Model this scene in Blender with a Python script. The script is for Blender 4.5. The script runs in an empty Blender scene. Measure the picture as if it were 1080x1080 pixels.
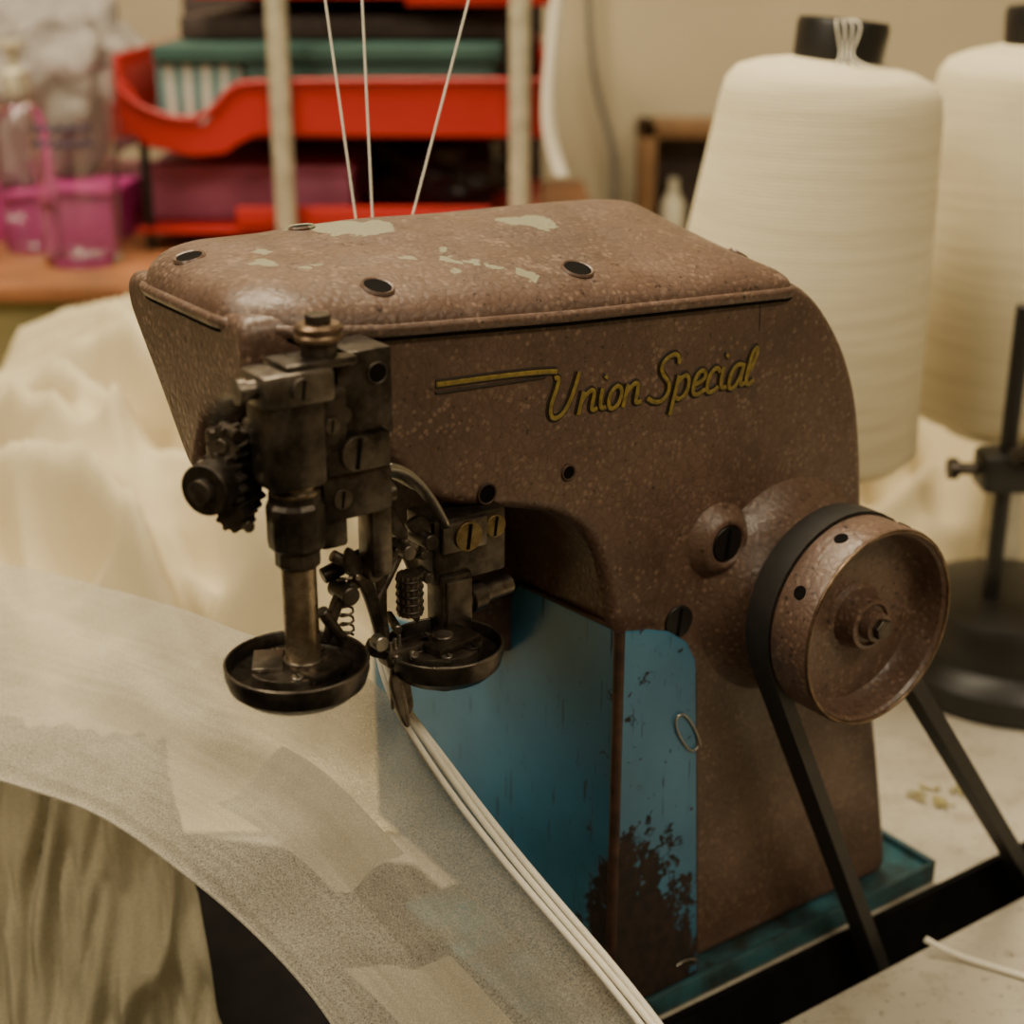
import bpy, bmesh, math, random
from mathutils import Vector, Matrix, noise, Euler
random.seed(4)
OZ=0.75
scene=bpy.context.scene
COL=scene.collection

# ------------------------------------------------------------ materials
def newmat(name):
    m=bpy.data.materials.new(name);m.use_nodes=True
    nt=m.node_tree;b=nt.nodes["Principled BSDF"];return m,nt,b
def N(nt,t,**k):
    n=nt.nodes.new(t)
    for a,v in k.items(): setattr(n,a,v)
    return n
def mixc(nt,fac,a,b,blend='MIX'):
    n=N(nt,"ShaderNodeMix",data_type='RGBA',blend_type=blend)
    for i,v in ((0,fac),(6,a),(7,b)):
        if hasattr(v,"is_linked"): nt.links.new(v,n.inputs[i])
        else: n.inputs[i].default_value=(v if i==0 else (*v,1) if len(v)==3 else v)
    return n.outputs[2]
def ramp(nt,src,p0,p1,c0=(0,0,0,1),c1=(1,1,1,1)):
    n=N(nt,"ShaderNodeValToRGB");e=n.color_ramp.elements
    e[0].position=p0;e[1].position=p1;e[0].color=c0;e[1].color=c1
    nt.links.new(src,n.inputs[0]);return n.outputs[0]
def noise_t(nt,co,scale,detail=4,rough=.55):
    n=N(nt,"ShaderNodeTexNoise");n.inputs["Scale"].default_value=scale
    n.inputs["Detail"].default_value=detail;n.inputs["Roughness"].default_value=rough
    nt.links.new(co,n.inputs["Vector"]);return n.outputs["Fac"]
def coords(nt): return N(nt,"ShaderNodeTexCoord").outputs["Object"]
def bump(nt,b,h,strength=.3,dist=.001):
    n=N(nt,"ShaderNodeBump");n.inputs["Strength"].default_value=strength;n.inputs["Distance"].default_value=dist
    nt.links.new(h,n.inputs["Height"]);nt.links.new(n.outputs[0],b.inputs["Normal"])
def mth(nt,op,a,b=None):
    n=N(nt,"ShaderNodeMath",operation=op)
    for i,v in ((0,a),(1,b)):
        if v is None: continue
        if hasattr(v,"is_linked"): nt.links.new(v,n.inputs[i])
        else: n.inputs[i].default_value=v
    return n.outputs[0]
def simple(name,col,rough=.5,metal=0,var=.15,scale=60,bmp=0,col2=None,**kw):
    m,nt,b=newmat(name);co=coords(nt)
    f=noise_t(nt,co,scale)
    f=ramp(nt,f,.35,.65)
    c2=col2 or tuple(c*(1-var*2) for c in col)
    nt.links.new(mixc(nt,f,c2,col),b.inputs["Base Color"])
    b.inputs["Roughness"].default_value=rough;b.inputs["Metallic"].default_value=metal
    for k,v in kw.items(): b.inputs[k.replace("_"," ")].default_value=v
    if bmp: bump(nt,b,noise_t(nt,co,scale*3),bmp)
    return m

CHIPS=[(.283,.078,.012),(.272,.088,.007),(.297,.070,.008),(.290,.066,.006),(.366,.060,.0080),(.356,.064,.0055),(.330,.014,.0044),(.236,.043,.0040),(.246,.033,.0030),(.252,.036,.002),(.306,.03,.0032),(.313,.026,.0024),(.300,.020,.0026),(.318,.022,.0022),(.29,.034,.0026),(.240,.058,.0028),(.310,.040,.0022)]
def paint(name,chips=False):
    m,nt,b=newmat(name);co=coords(nt)
    base=mixc(nt,ramp(nt,noise_t(nt,co,14,5,.6),.35,.68),(.078,.045,.032),(.135,.082,.060))
    v=N(nt,"ShaderNodeTexVoronoi");v.inputs["Scale"].default_value=330;nt.links.new(co,v.inputs["Vector"])
    w=ramp(nt,v.outputs["Distance"],.20,.42,(1,1,1,1),(0,0,0,1))
    sp=mth(nt,'MULTIPLY',w,ramp(nt,noise_t(nt,co,70,3),.38,.58))
    base=mixc(nt,mth(nt,'MULTIPLY',sp,.55),base,(.26,.175,.125))
    v2=N(nt,"ShaderNodeTexVoronoi");v2.feature='DISTANCE_TO_EDGE';v2.inputs["Scale"].default_value=240;nt.links.new(co,v2.inputs["Vector"])
    base=mixc(nt,ramp(nt,v2.outputs["Distance"],0,.09,(.42,.42,.42,1),(0,0,0,1)),base,(.042,.022,.015))
    g=ramp(nt,noise_t(nt,co,330,3,.6),.62,.68)
    base=mixc(nt,mth(nt,'MULTIPLY',g,.85),base,(.020,.012,.009))
    gr=ramp(nt,noise_t(nt,co,38,6,.7),.52,.74)
    base=mixc(nt,mth(nt,'MULTIPLY',gr,.6),base,(.038,.019,.012))
    if chips:
        ns=N(nt,"ShaderNodeTexNoise");ns.inputs["Scale"].default_value=120;ns.inputs["Detail"].default_value=4
        nt.links.new(co,ns.inputs["Vector"])
        sub=N(nt,"ShaderNodeVectorMath",operation='SUBTRACT');nt.links.new(ns.outputs["Color"],sub.inputs[0]);sub.inputs[1].default_value=(.5,.5,.5)
        sc=N(nt,"ShaderNodeVectorMath",operation='SCALE');nt.links.new(sub.outputs[0],sc.inputs[0]);sc.inputs["Scale"].default_value=.017
        ad=N(nt,"ShaderNodeVectorMath",operation='ADD');nt.links.new(co,ad.inputs[0]);nt.links.new(sc.outputs[0],ad.inputs[1])
        fl=N(nt,"ShaderNodeVectorMath",operation='MULTIPLY');nt.links.new(ad.outputs[0],fl.inputs[0]);fl.inputs[1].default_value=(1,1,0)
        acc=None
        for x,y,r in CHIPS:
            d=N(nt,"ShaderNodeVectorMath",operation='DISTANCE');nt.links.new(fl.outputs[0],d.inputs[0]);d.inputs[1].default_value=(x,y,0)
            o=mth(nt,'LESS_THAN',d.outputs["Value"],r)
            acc=o if acc is None else mth(nt,'MAXIMUM',acc,o)
        base=mixc(nt,mth(nt,'MULTIPLY',ramp(nt,noise_t(nt,co,70,5,.7),.60,.70),.45),base,(.30,.20,.15))
        base=mixc(nt,mth(nt,'MULTIPLY',acc,.9),base,(.215,.215,.145))
    nt.links.new(base,b.inputs["Base Color"])
    r=ramp(nt,noise_t(nt,co,50,4),.3,.7,(.30,.30,.30,1),(.52,.52,.52,1))
    nt.links.new(r,b.inputs["Roughness"]);b.inputs["Specular IOR Level"].default_value=.5
    bump(nt,b,mth(nt,'ADD',mth(nt,'MULTIPLY',v2.outputs["Distance"],1.2),noise_t(nt,co,45,3)),.32,.0009)
    return m
M_paint=paint("hammertone_paint");M_cover=paint("hammertone_paint_chipped",True)

def metal(name,c1,c2,rough=.35,met=.85,scale=90):
    m,nt,b=newmat(name);co=coords(nt)
    f=ramp(nt,noise_t(nt,co,scale,5,.65),.38,.66)
    nt.links.new(mixc(nt,f,c1,c2),b.inputs["Base Color"])
    nt.links.new(ramp(nt,noise_t(nt,co,scale*1.7,3),.3,.7,(rough*.75,)*3+(1,),(rough*1.35,)*3+(1,)),b.inputs["Roughness"])
    b.inputs["Metallic"].default_value=met
    bump(nt,b,noise_t(nt,co,scale*5,3),.12,.0004)
    return m
M_dark=metal("oily_dark_steel",(.030,.025,.021),(.105,.088,.072),.36)
M_mid=metal("worn_steel",(.070,.058,.048),(.20,.172,.14),.34)
M_bar=metal("needle_bar_steel",(.16,.12,.08),(.38,.31,.22),.28)
M_brass=metal("aged_brass",(.10,.070,.028),(.28,.21,.10),.38)
M_rimm=metal("worn_rim_metal",(.09,.055,.035),(.24,.17,.11),.38)
M_black=simple("black_enamel",(.012,.011,.010),.4,var=.2)
M_matblack=simple("matte_black",(.007,.006,.006),.85,var=.2,Specular_IOR_Level=.1)
M_hole=simple("painted_hole_shade",(.004,.003,.003),.85,Specular_IOR_Level=.1)  # near-black colour painted in for the shade inside holes and slots
M_rubber=simple("rubber_belt",(.022,.020,.018),.6,scale=150,bmp=.2)
M_gold=simple("gold_decal",(.25,.18,.035),.45,var=.25,scale=400)
M_ink=simple("dark_decal",(.018,.010,.006),.5)
M_rust=simple("rusty_edge",(.065,.030,.018),.6,var=.35,scale=120,bmp=.3)
M_white=simple("white_cord",(.80,.76,.64),.8,var=.04,scale=300,bmp=.3)
M_pin=simple("wire_steel",(.45,.42,.36),.3,.9)
M_tray=simple("grimy_teal_paint",(.028,.105,.130),.5,var=.0,scale=45,bmp=.2,col2=(.016,.022,.020))

def blue_paint():
    m,nt,b=newmat("blue_chipped_paint");co=coords(nt)
    base=mixc(nt,ramp(nt,noise_t(nt,co,18,4),.35,.65),(.026,.120,.215),(.040,.170,.290))
    sep=N(nt,"ShaderNodeSeparateXYZ");nt.links.new(co,sep.inputs[0])
    X,Y,Z=sep.outputs
    zf=mth(nt,'MAXIMUM',mth(nt,'MULTIPLY',mth(nt,'SUBTRACT',.115,Z),6.5),0)
    yf=mth(nt,'MAXIMUM',mth(nt,'SUBTRACT',1,mth(nt,'MULTIPLY',mth(nt,'ABSOLUTE',mth(nt,'ADD',Y,.007)),34)),0)
    xf=mth(nt,'MAXIMUM',mth(nt,'SUBTRACT',1.10,mth(nt,'MULTIPLY',mth(nt,'ABSOLUTE',mth(nt,'SUBTRACT',X,.366)),18)),.16)
    thr=mth(nt,'ADD',mth(nt,'MULTIPLY',mth(nt,'MULTIPLY',zf,yf),xf),mth(nt,'MULTIPLY',mth(nt,'MULTIPLY',yf,xf),.070))
    n1=noise_t(nt,co,95,8,.75)
    f=ramp(nt,mth(nt,'ADD',n1,thr),.665,.69)
    mp=N(nt,"ShaderNodeMapping");nt.links.new(co,mp.inputs[0]);mp.inputs["Rotation"].default_value=(.5,.6,.2);mp.inputs["Scale"].default_value=(420,420,28)
    s=ramp(nt,noise_t(nt,mp.outputs[0],1,2),.67,.70)
    f=mth(nt,'MAXIMUM',f,mth(nt,'MULTIPLY',s,.8))
    mp=N(nt,"ShaderNodeMapping");nt.links.new(co,mp.inputs[0]);mp.inputs["Rotation"].default_value=(-.2,-.9,.1);mp.inputs["Scale"].default_value=(260,260,20)
    s=ramp(nt,noise_t(nt,mp.outputs[0],1,2),.69,.71)
    f=mth(nt,'MAXIMUM',f,mth(nt,'MULTIPLY',s,.85))
    dots=ramp(nt,noise_t(nt,co,420,3,.6),.67,.71)
    f=mth(nt,'MAXIMUM',f,mth(nt,'MULTIPLY',dots,.75))
    rc=mixc(nt,ramp(nt,noise_t(nt,co,200,4),.4,.65),(.010,.007,.006),(.032,.016,.011))
    nt.links.new(mixc(nt,f,base,rc),b.inputs["Base Color"])
    nt.links.new(ramp(nt,f,0,1,(.36,.36,.36,1),(.8,.8,.8,1)),b.inputs["Roughness"])
    bump(nt,b,mth(nt,'SUBTRACT',1,f),.3,.0005)
    return m
M_blue=blue_paint()

def cloth(name,c1,c2,transp=0,weave=900,transl=.3,wv=.35,bp=.35):
    m,nt,b=newmat(name);co=coords(nt)
    f=ramp(nt,noise_t(nt,co,9,4),.3,.7)
    base=mixc(nt,f,c1,c2)
    fine=ramp(nt,noise_t(nt,co,weave,3,.7),.38,.62)
    base=mixc(nt,mth(nt,'MULTIPLY',fine,wv),base,tuple(c*.62 for c in c1))
    if transp:
        mp2=N(nt,"ShaderNodeMapping");nt.links.new(co,mp2.inputs[0]);mp2.inputs["Rotation"].default_value=(0,0,.70);mp2.inputs["Scale"].default_value=(10,90,40)
        base=mixc(nt,mth(nt,'MULTIPLY',ramp(nt,noise_t(nt,mp2.outputs[0],1,3,.5),.45,.75),.30),base,tuple(min(1,c*1.3) for c in c2))
    nt.links.new(base,b.inputs["Base Color"]);b.inputs["Roughness"].default_value=.95
    b.inputs["Specular IOR Level"].default_value=.05
    bump(nt,b,mth(nt,'ADD',mth(nt,'MULTIPLY',fine,.3),noise_t(nt,co,45,5)),bp,.002)
    out=nt.nodes["Material Output"]
    tl=N(nt,"ShaderNodeBsdfTranslucent");nt.links.new(base,tl.inputs[0])
    mx=N(nt,"ShaderNodeMixShader");mx.inputs[0].default_value=transl
    nt.links.new(b.outputs[0],mx.inputs[1]);nt.links.new(tl.outputs[0],mx.inputs[2])
    last=mx.outputs[0]
    if transp:
        tr=N(nt,"ShaderNodeBsdfTransparent")
        m2=N(nt,"ShaderNodeMixShader")
        g=ramp(nt,noise_t(nt,co,1500,2,.6),.35,.65,(transp*.45,)*3+(1,),(transp*1.55,)*3+(1,))
        nt.links.new(g,m2.inputs[0])
        nt.links.new(last,m2.inputs[1]);nt.links.new(tr.outputs[0],m2.inputs[2]);last=m2.outputs[0]
    nt.links.new(last,out.inputs[0])
    return m
M_sheer=cloth("sheer_mesh_fabric",(.50,.465,.385),(.58,.545,.455),.38,1000,.25,.45,.2)
M_patch=cloth("lining_patch_fabric",(.70,.64,.50),(.78,.72,.56),0,900,.2,.25,.2)
M_ivory=cloth("ivory_fabric",(.70,.60,.39),(.79,.69,.47),0,700,.15,.2)
M_hang=cloth("ivory_fabric_painted_shade",(.30,.27,.18),(.40,.36,.25),0,700,.2,.3)  # same ivory fabric, with its shadow put into a darker colour

# ------------------------------------------------------------ builders
def group(name,loc=(0,0,0),rot=0):
    e=bpy.data.objects.new(name,None);COL.objects.link(e);e.empty_display_size=.02
    e.location=(loc[0],loc[1],loc[2]+OZ);e.rotation_euler=(0,0,rot);e["off"]=list(loc) if rot==0 else [0,0,0]
    return e
def fin(ob,parent,mat,sharp=35):
    COL.objects.link(ob)
    if mat: ob.data.materials.append(mat)
    if parent is not None:
        ob.parent=parent;o=parent["off"];ob.location=(-o[0],-o[1],-o[2])
    else: ob.location=(0,0,OZ)
    if ob.type=='MESH' and sharp is not None:
        me=ob.data
        for p in me.polygons: p.use_smooth=True
        me.set_sharp_from_angle(angle=math.radians(sharp))
    return ob
def mesh(name,V,F,mat,parent,sharp=35):
    me=bpy.data.meshes.new(name);me.from_pydata([tuple(v) for v in V],[],F);me.update()
    bm=bmesh.new();bm.from_mesh(me);bmesh.ops.recalc_face_normals(bm,faces=bm.faces);bm.to_mesh(me);bm.free()
    return fin(bpy.data.objects.new(name,me),parent,mat,sharp)
def box(name,x0,x1,y0,y1,z0,z1,mat,parent,bev=.001,rot=None,seg=2):
    bm=bmesh.new();bmesh.ops.create_cube(bm,size=1)
    c=Vector(((x0+x1)/2,(y0+y1)/2,(z0+z1)/2))
    for v in bm.verts: v.co=Vector((v.co.x*(x1-x0),v.co.y*(y1-y0),v.co.z*(z1-z0)))
    if bev: bmesh.ops.bevel(bm,geom=list(bm.edges),offset=bev,segments=seg,affect='EDGES',profile=.5)
    R=Matrix.Identity(3)
    if rot: R=Euler(rot).to_matrix()
    for v in bm.verts: v.co=R@v.co+c
    me=bpy.data.meshes.new(name);bm.to_mesh(me);bm.free()
    return fin(bpy.data.objects.new(name,me),parent,mat)
def basis(axis):
    a=Vector(axis).normalized();u=a.orthogonal().normalized();return u,a.cross(u),a
def lathe(name,prof,o,axis,mat,parent,n=48,sharp=35):
    u,w,a=basis(axis);o=Vector(o);V=[];F=[]
    for r,h in prof:
        for i in range(n):
            t=2*math.pi*i/n;V.append(o+a*h+(u*math.cos(t)+w*math.sin(t))*max(r,1e-5))
    for k in range(len(prof)-1):
        for i in range(n):
            j=(i+1)%n;F.append((k*n+i,k*n+j,(k+1)*n+j,(k+1)*n+i))
    F.append(tuple(range(n)));F.append(tuple((len(prof)-1)*n+i for i in range(n)))
    return mesh(name,V,F,mat,parent,sharp)
def cyl(name,p0,p1,r,mat,parent,r2=None,n=28,ch=.12):
    p0=Vector(p0);p1=Vector(p1);L=(p1-p0).length;r2=r if r2 is None else r2
    c=min(r,r2,L/2)*ch
    return lathe(name,[(r-c,0),(r,c),(r2,L-c),(r2-c,L)],p0,p1-p0,mat,parent,n)
def screw(name,p,axis,r,h,mat,parent,slot=True):
    a=Vector(axis).normalized();p=Vector(p)
    cyl(name,p,p+a*h,r,mat,parent)
    if slot:
        u,w,_=basis(a);d=(u*.8+w*.6);e=a.cross(d)
        c=p+a*(h+.00008)
        q=[c+d*r*.85+e*r*.13,c+d*r*.85-e*r*.13,c-d*r*.85-e*r*.13,c-d*r*.85+e*r*.13]
        q2=[v+a*.0001 for v in q]
        mesh(name+"_slot",q+q2,[(0,1,2,3),(4,5,6,7),(0,1,5,4),(1,2,6,5),(2,3,7,6),(3,0,4,7)],M_hole,parent)
def tube(name,pts,r,mat,parent,kind='NURBS',cyclic=False,res=8):
    cu=bpy.data.curves.new(name,'CURVE');cu.dimensions='3D';cu.bevel_depth=r;cu.bevel_resolution=4;cu.resolution_u=res
    if not isinstance(pts[0][0],(tuple,list,Vector)): pts=[pts]
    for P in pts:
        s=cu.splines.new('NURBS' if kind=='NURBS' and len(P)>2 else 'POLY')
        s.points.add(len(P)-1)
        for i,p in enumerate(P): s.points[i].co=(p[0],p[1],p[2],1)
        if s.type=='NURBS': s.order_u=min(4,len(P));s.use_endpoint_u=not cyclic
        s.use_cyclic_u=cyclic
    cu.use_fill_caps=True
    return fin(bpy.data.objects.new(name,cu),parent,mat,None)
def chaikin(P,it=2,closed=True):
    for _ in range(it):
        Q=[];n=len(P)
        for i in range(n if closed else n-1):
            a=Vector(P[i]);b=Vector(P[(i+1)%n]);Q+= [a*.75+b*.25,a*.25+b*.75]
        if not closed: Q=[Vector(P[0])]+Q+[Vector(P[-1])]
        P=Q
    return [Vector(p) for p in P]
def inset(P,d):
    n=len(P);A=sum(P[i].x*P[(i+1)%n].y-P[(i+1)%n].x*P[i].y for i in range(n));s=1 if A>0 else -1;Q=[]
    for i in range(n):
        e1=(P[i]-P[i-1]).normalized();e2=(P[(i+1)%n]-P[i]).normalized()
        n1=Vector((-e1.y,e1.x));n2=Vector((-e2.y,e2.x))
        Q.append(P[i]+(n1+n2)/max(.35,1+n1.dot(n2))*s*d)
    return Q
def fillet(P,c,seg=6):
    out=[];n=len(P)
    for i in range(n):
        a=P[i-1];b=P[i];d=P[(i+1)%n];l1=min(c,.48*(a-b).length);l2=min(c,.48*(d-b).length)
        p=b+(a-b).normalized()*l1;q=b+(d-b).normalized()*l2
        for k in range(seg+1):
            t=k/seg;out.append(p*(1-t)**2+b*2*t*(1-t)+q*t*t)
    return out
def prism(name,P,lo,hi,r,mat,parent,mp,seg=6,sharp=30,c=0):
    V=[];F=[];rings=[];P=[Vector(p) for p in P]
    for k in range(seg+1):
        t=math.pi/2*k/seg;rings.append((r*(1-math.sin(t)),lo+r*(1-math.cos(t))))
    rings=[(rings[0][0]+.0006,rings[0][1])]+rings
    back=[(d,hi-(h-lo)) for d,h in reversed(rings)]
    rings+=back
    for d,h in rings:
        Q=inset(P,d)
        if c: Q=fillet(Q,c)
        for p in Q: V.append(mp(p.x,p.y,h))
    n=len(Q)
    for k in range(len(rings)-1):
        for i in range(n):
            j=(i+1)%n;F.append((k*n+i,k*n+j,(k+1)*n+j,(k+1)*n+i))
    F.append(tuple(range(n)));F.append(tuple((len(rings)-1)*n+i for i in range(n)))
    return mesh(name,V,F,mat,parent,sharp)
def plate(name,P,y0,y1,mat,parent,bev=.0004):
    return prism(name,P,y0,y1,bev,mat,parent,lambda a,b,h:(a,h,b),2)

# ------------------------------------------------------------ SEWING MACHINE (local frame)
SM=group("industrial_sewing_machine",(-.2568,.3695,0),math.radians(34.8))
prof=[(.230,.352),(.30,.3465),(.40,.3425),(.450,.3400),(.472,.3290),(.491,.306),(.5025,.282),(.5090,.255),(.5145,.212),(.528,.140),(.544,.070),(.5535,.024),(.5555,.009),(.538,.0095),(.46,.0095),(.388,.0095),(.374,.0098),(.373,.03),(.368,.12),(.365,.190),(.361,.222),(.351,.246),(.332,.2595),(.305,.2665),(.282,.2725),(.266,.2845),(.250,.306),(.238,.320),(.230,.3225)]
prism("machine_body",prof,0,.105,.006,M_paint,SM,lambda a,b,h:(a,h,b),7,30,.02)
nose=[(-.0,.3535),(.030,.3535),(.075,.3535),(.1045,.3535),(.1045,.340),(.082,.3155),(.057,.2865),(.049,.2865),(.040,.309),(.022,.3205),(.0,.3235),(-.0,.338)]
prism("arm_nose",nose,.2055,.262,.0045,M_paint,SM,lambda a,b,h:(h,a,b),6,30,.008)
box("arm_recess_painted_shade",.225,.262,.014,.080,.285,.33,M_hole,SM,.003)  # solid near-black block, the shade of the recess put into its colour
web=[(.292,.275),(.375,.275),(.375,.160),(.348,.165),(.330,.200),(.308,.225),(.296,.250)]
prism("arm_inner_web",web,.070,.100,.004,M_paint,SM,lambda a,b,h:(a,h,b),4,30,.01)

def rim(x):
    P=[(.20,.3492),(.21,.348),(.257,.3425),(.339,.337),(.458,.3315),(.48,.330)]
    for (a,za),(b,zb) in zip(P,P[1:]):
        if x<=b: return za+(zb-za)*(x-a)/(b-a)
    return P[-1][1]
def rrect(x0,x1,y0,y1,rad,d,n=12):
    x0+=d;x1-=d;y0+=d;y1-=d;K=[]
    for (cx,cy,a0,r) in ((x1,y0,-90,rad[0]),(x1,y1,0,rad[1]),(x0,y1,90,rad[2]),(x0,y0,180,rad[3])):
        r=max(r-d,.0015);r=min(r,(y1-y0)/2*.98)
        sx=-1 if cx==x1 else 1;sy=-1 if cy==y1 else 1
        K.append([(cx+sx*r+r*math.cos(math.radians(a0+90*k/n)),cy+sy*r+r*math.sin(math.radians(a0+90*k/n))) for k in range(n+1)])
    out=[];S=(8,36,8,36)
    for i in range(4):
        out+=K[i];a=K[i][-1];b=K[(i+1)%4][0];m=S[i]
        out+=[(a[0]+(b[0]-a[0])*k/m,a[1]+(b[1]-a[1])*k/m) for k in range(1,m)]
    return out
def sm(t): t=max(0,min(1,t));return t*t*(3-2*t)
def top_amp(x,y):
    a=.0095+.0175*max(0,min(1,y/.105))
    return a*(1-.40*(1-sm((x-.200)/.110))*max(0,min(1,y/.07)))*(1+.15*sm((x-.28)/.14)*sm(y/.09))
def cover_z(x,y,d):
    G=[(0,0),(.0008,.22),(.0025,.42),(.005,.60),(.009,.77),(.015,.91),(.025,1.02),(.045,1.08),(.06,1.09)]
    g=1.09
    for (a,ga),(b,gb) in zip(G,G[1:]):
        if d<=b: g=ga+(gb-ga)*(d-a)/(b-a);break
    sx=max(0,(x-.415)/.045);drop=1-.32*min(1,sx)**2
    return rim(x)+.0035+top_amp(x,y)*g*drop
CO=(.2045,.461,-.0025,.107,(.012,.030,.030,.028))
V=[];F=[]
def addring(d,zf):
    P=rrect(*CO[:4],CO[4],d)
    for x,y in P: V.append((x,y,zf(x,y)))
    return len(P)
n=addring(.003,lambda x,y:rim(x)-.001)
addring(-.0005,lambda x,y:rim(x)-.001);addring(-.0015,lambda x,y:rim(x)+.0005);addring(-.0015,lambda x,y:rim(x)+.002);addring(-.0005,lambda x,y:rim(x)+.0032)
addring(.0008,lambda x,y:rim(x)+.0033)
cnt=6
for d in (.0012,.002,.003,.0045,.0065,.009,.012,.015,.019,.023,.027,.031,.036,.041,.046,.051):
    addring(d,lambda x,y,d=d:cover_z(x,y,d-.0008));cnt+=1
for k in range(cnt-1):
    for i in range(n):
        j=(i+1)%n;F.append((k*n+i,k*n+j,(k+1)*n+j,(k+1)*n+i))
L0=(cnt-1)*n;F.append(tuple(L0+i for i in range(n)))
mesh("top_cover",V,F,M_cover,SM,50)
tube("cover_lip_dark_line",[[(x,y,rim(x)-.0016) for x,y in rrect(*CO[:4],CO[4],.0010)]],.0011,M_hole,SM,'POLY',True)  # thin dark line along the underside of the cover lip
def dist_edge(x,y): return min(x-CO[0],CO[1]-x,y-CO[2],CO[3]-y)
def zz(x,y): return cover_z(x,y,dist_edge(x,y)-.0008)
for i,(x,y,r) in enumerate([(.2635,.0125,.0054),(.354,.0150,.0058),(.2180,.070,.0052),(.271,.084,.0046),(.4525,.030,.0040)]):
    z=zz(x,y);e=.003;nx=-(zz(x+e,y)-zz(x-e,y))/(2*e);ny=-(zz(x,y+e)-zz(x,y-e))/(2*e)
    a=Vector((nx,ny,1)).normalized();o=Vector((x,y,z))
    lathe(f"cover_hole_rim_{i+1}",[(r,-.001),(r+.0010,.0001),(r+.0004,.0010),(r-.0003,.0007),(r-.0005,-.001)],o,a,M_cover,SM,24)
    cyl(f"cover_hole_{i+1}",o-a*.001,o+a*.0006,r-.0001,M_hole,SM)

def facehole(nm,x,z,r):
    cyl(nm,(x,.002,z),(x,-.0005,z),r,M_hole,SM);tube(nm+"_edge",[[(x+r*math.cos(t*math.pi/8),-.0004,z+r*math.sin(t*math.pi/8)) for t in range(16)]],.0005,M_rust,SM,'POLY',True)
facehole("face_hole_1",.301,.274,.0040);facehole("face_hole_2",.3395,.275,.0030)
lathe("face_boss",[(.019,-.002),(.0165,.0008),(.0140,.004),(.0118,.0062),(.0100,.0070),(.0085,.0064),(.008,.003)],(.421,0,.228),(0,-1,0),M_paint,SM,40,60)
screw("boss_screw",(.4215,-.003,.228),(0,-1,0),.0078,.0030,M_black,SM)
screw("face_plug_screw",(.400,.001,.195),(0,-1,0),.0075,.0022,M_black,SM)
box("rear_plate",.505,.518,.02,.045,.21,.262,M_dark,SM,.001)
def letters(txt,x0,z0,sc,slope):
    G={'U':([[(-.1,1.75),(.2,1.85),(.12,1.2),(.0,.5),(.2,0),(.65,.0),(1.0,.5),(1.08,1.2),(1.15,1.85)]],1.6),
    'n':([[(0,1),(0,0)],[(0,.55),(.25,1),(.6,1.05),(.62,.5),(.62,0),(.95,.15)]],1.0),
    'i':([[(0,1),(0,.4),(.05,0),(.4,.15)],[(0.02,1.4),(.1,1.5)]],.5),
    'o':([[(.35,1),(.0,.95),(-.08,.3),(.2,-.05),(.6,.1),(.65,.8),(.35,1.0),(.3,.95)]],.85),
    'S':([[(1.05,1.5),(.95,1.95),(.4,1.95),(.05,1.5),(.4,1.05),(.85,.75),(.85,.1),(.3,-.05),(-.2,.3)]],1.2),
    'p':([[(0,1),(0,-.6)],[(0,.7),(.3,1.1),(.7,.8),(.6,.0),(.2,-.05),(0,.2)]],.9),
    'e':([[(.05,.5),(.6,.55),(.55,1.05),(.05,1.05),(-.05,.3),(.2,-.1),(.7,.2)]],.75),
    'c':([[(.55,.8),(.4,1.1),(0,.95),(-.05,.2),(.25,-.1),(.65,.2)]],.7),
    'a':([[(.6,.9),(.3,1.1),(-.05,.8),(0,.0),(.4,-.05),(.6,.5),(.62,1.0)],[(.62,1),(.58,.2),(.65,0),(.9,.15)]],.9),
    'l':([[(0,.3),(.35,1.1),(.3,1.6),(.1,1.6),(0,1.1),(.0,.2),(.2,-.05),(.5,.2)]],.5)}
    x=0;S=[]
    for ch in txt:
        st,w=G[ch]
        for s in st: S.append([(x0+(x+px+py*.26)*sc,z0+py*sc*.97+(x+px)*sc*slope) for px,py in s])
        x+=w
    return S
S=letters("Union",.3285,.2985,.0094,-.03)+letters("Special",.3795,.2960,.0103,-.01)
S.append([(.279,.3205),(.30,.3196),(.325,.3187),(.333,.317)])
for nm,yy,rr,mt in (("logo_outline",-.0002,.0019,M_ink),("logo_lettering",-.0040,.00095,M_gold)):
    ob=tube(nm,[[(x,yy,z) for x,z in s] for s in S],rr,mt,SM);ob.scale=(1,.22,1)
tube("logo_underline",[[(.279,-.0002,.3172),(.30,-.0002,.3165),(.328,-.0002,.3155)]],.0006,M_ink,SM)
tube("casting_seam",[[(.438,.0002,.334),(.4385,.0002,.318)]],.0004,M_rust,SM,'POLY')

# pulley
PC=(.463,0,.197)
lathe("pulley_housing",[(.056,-.003),(.050,.0005),(.0455,.004),(.0415,.009),(.0380,.015),(.036,.020)],PC,(0,-1,0),M_paint,SM,56,60)
lathe("pulley_wheel",[(.034,.020),(.043,.021),(.0445,.0225),(.0445,.024),(.0385,.028),(.0385,.033),(.0435,.0365),(.0445,.038),(.0445,.056),(.0438,.0575),(.042,.0575),(.0408,.056),(.0400,.047),(.0375,.0435),(.016,.0425),(.0135,.044),(.012,.050),(.0112,.053),(.0095,.0535),(.0088,.052),(.007,.052),(.0065,.057),(.0035,.0578)],PC,(0,-1,0),M_paint,SM,72,32)
tube("pulley_rim",[[(PC[0]+.0432*math.cos(t*math.pi/24),-.0576,PC[2]+.0432*math.sin(t*math.pi/24)) for t in range(48)]],.0009,M_rimm,SM,'POLY',True)
cyl("pulley_nut",(PC[0],-.052,PC[2]),(PC[0],-.0605,PC[2]),.0048,M_dark,SM,n=6)
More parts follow.
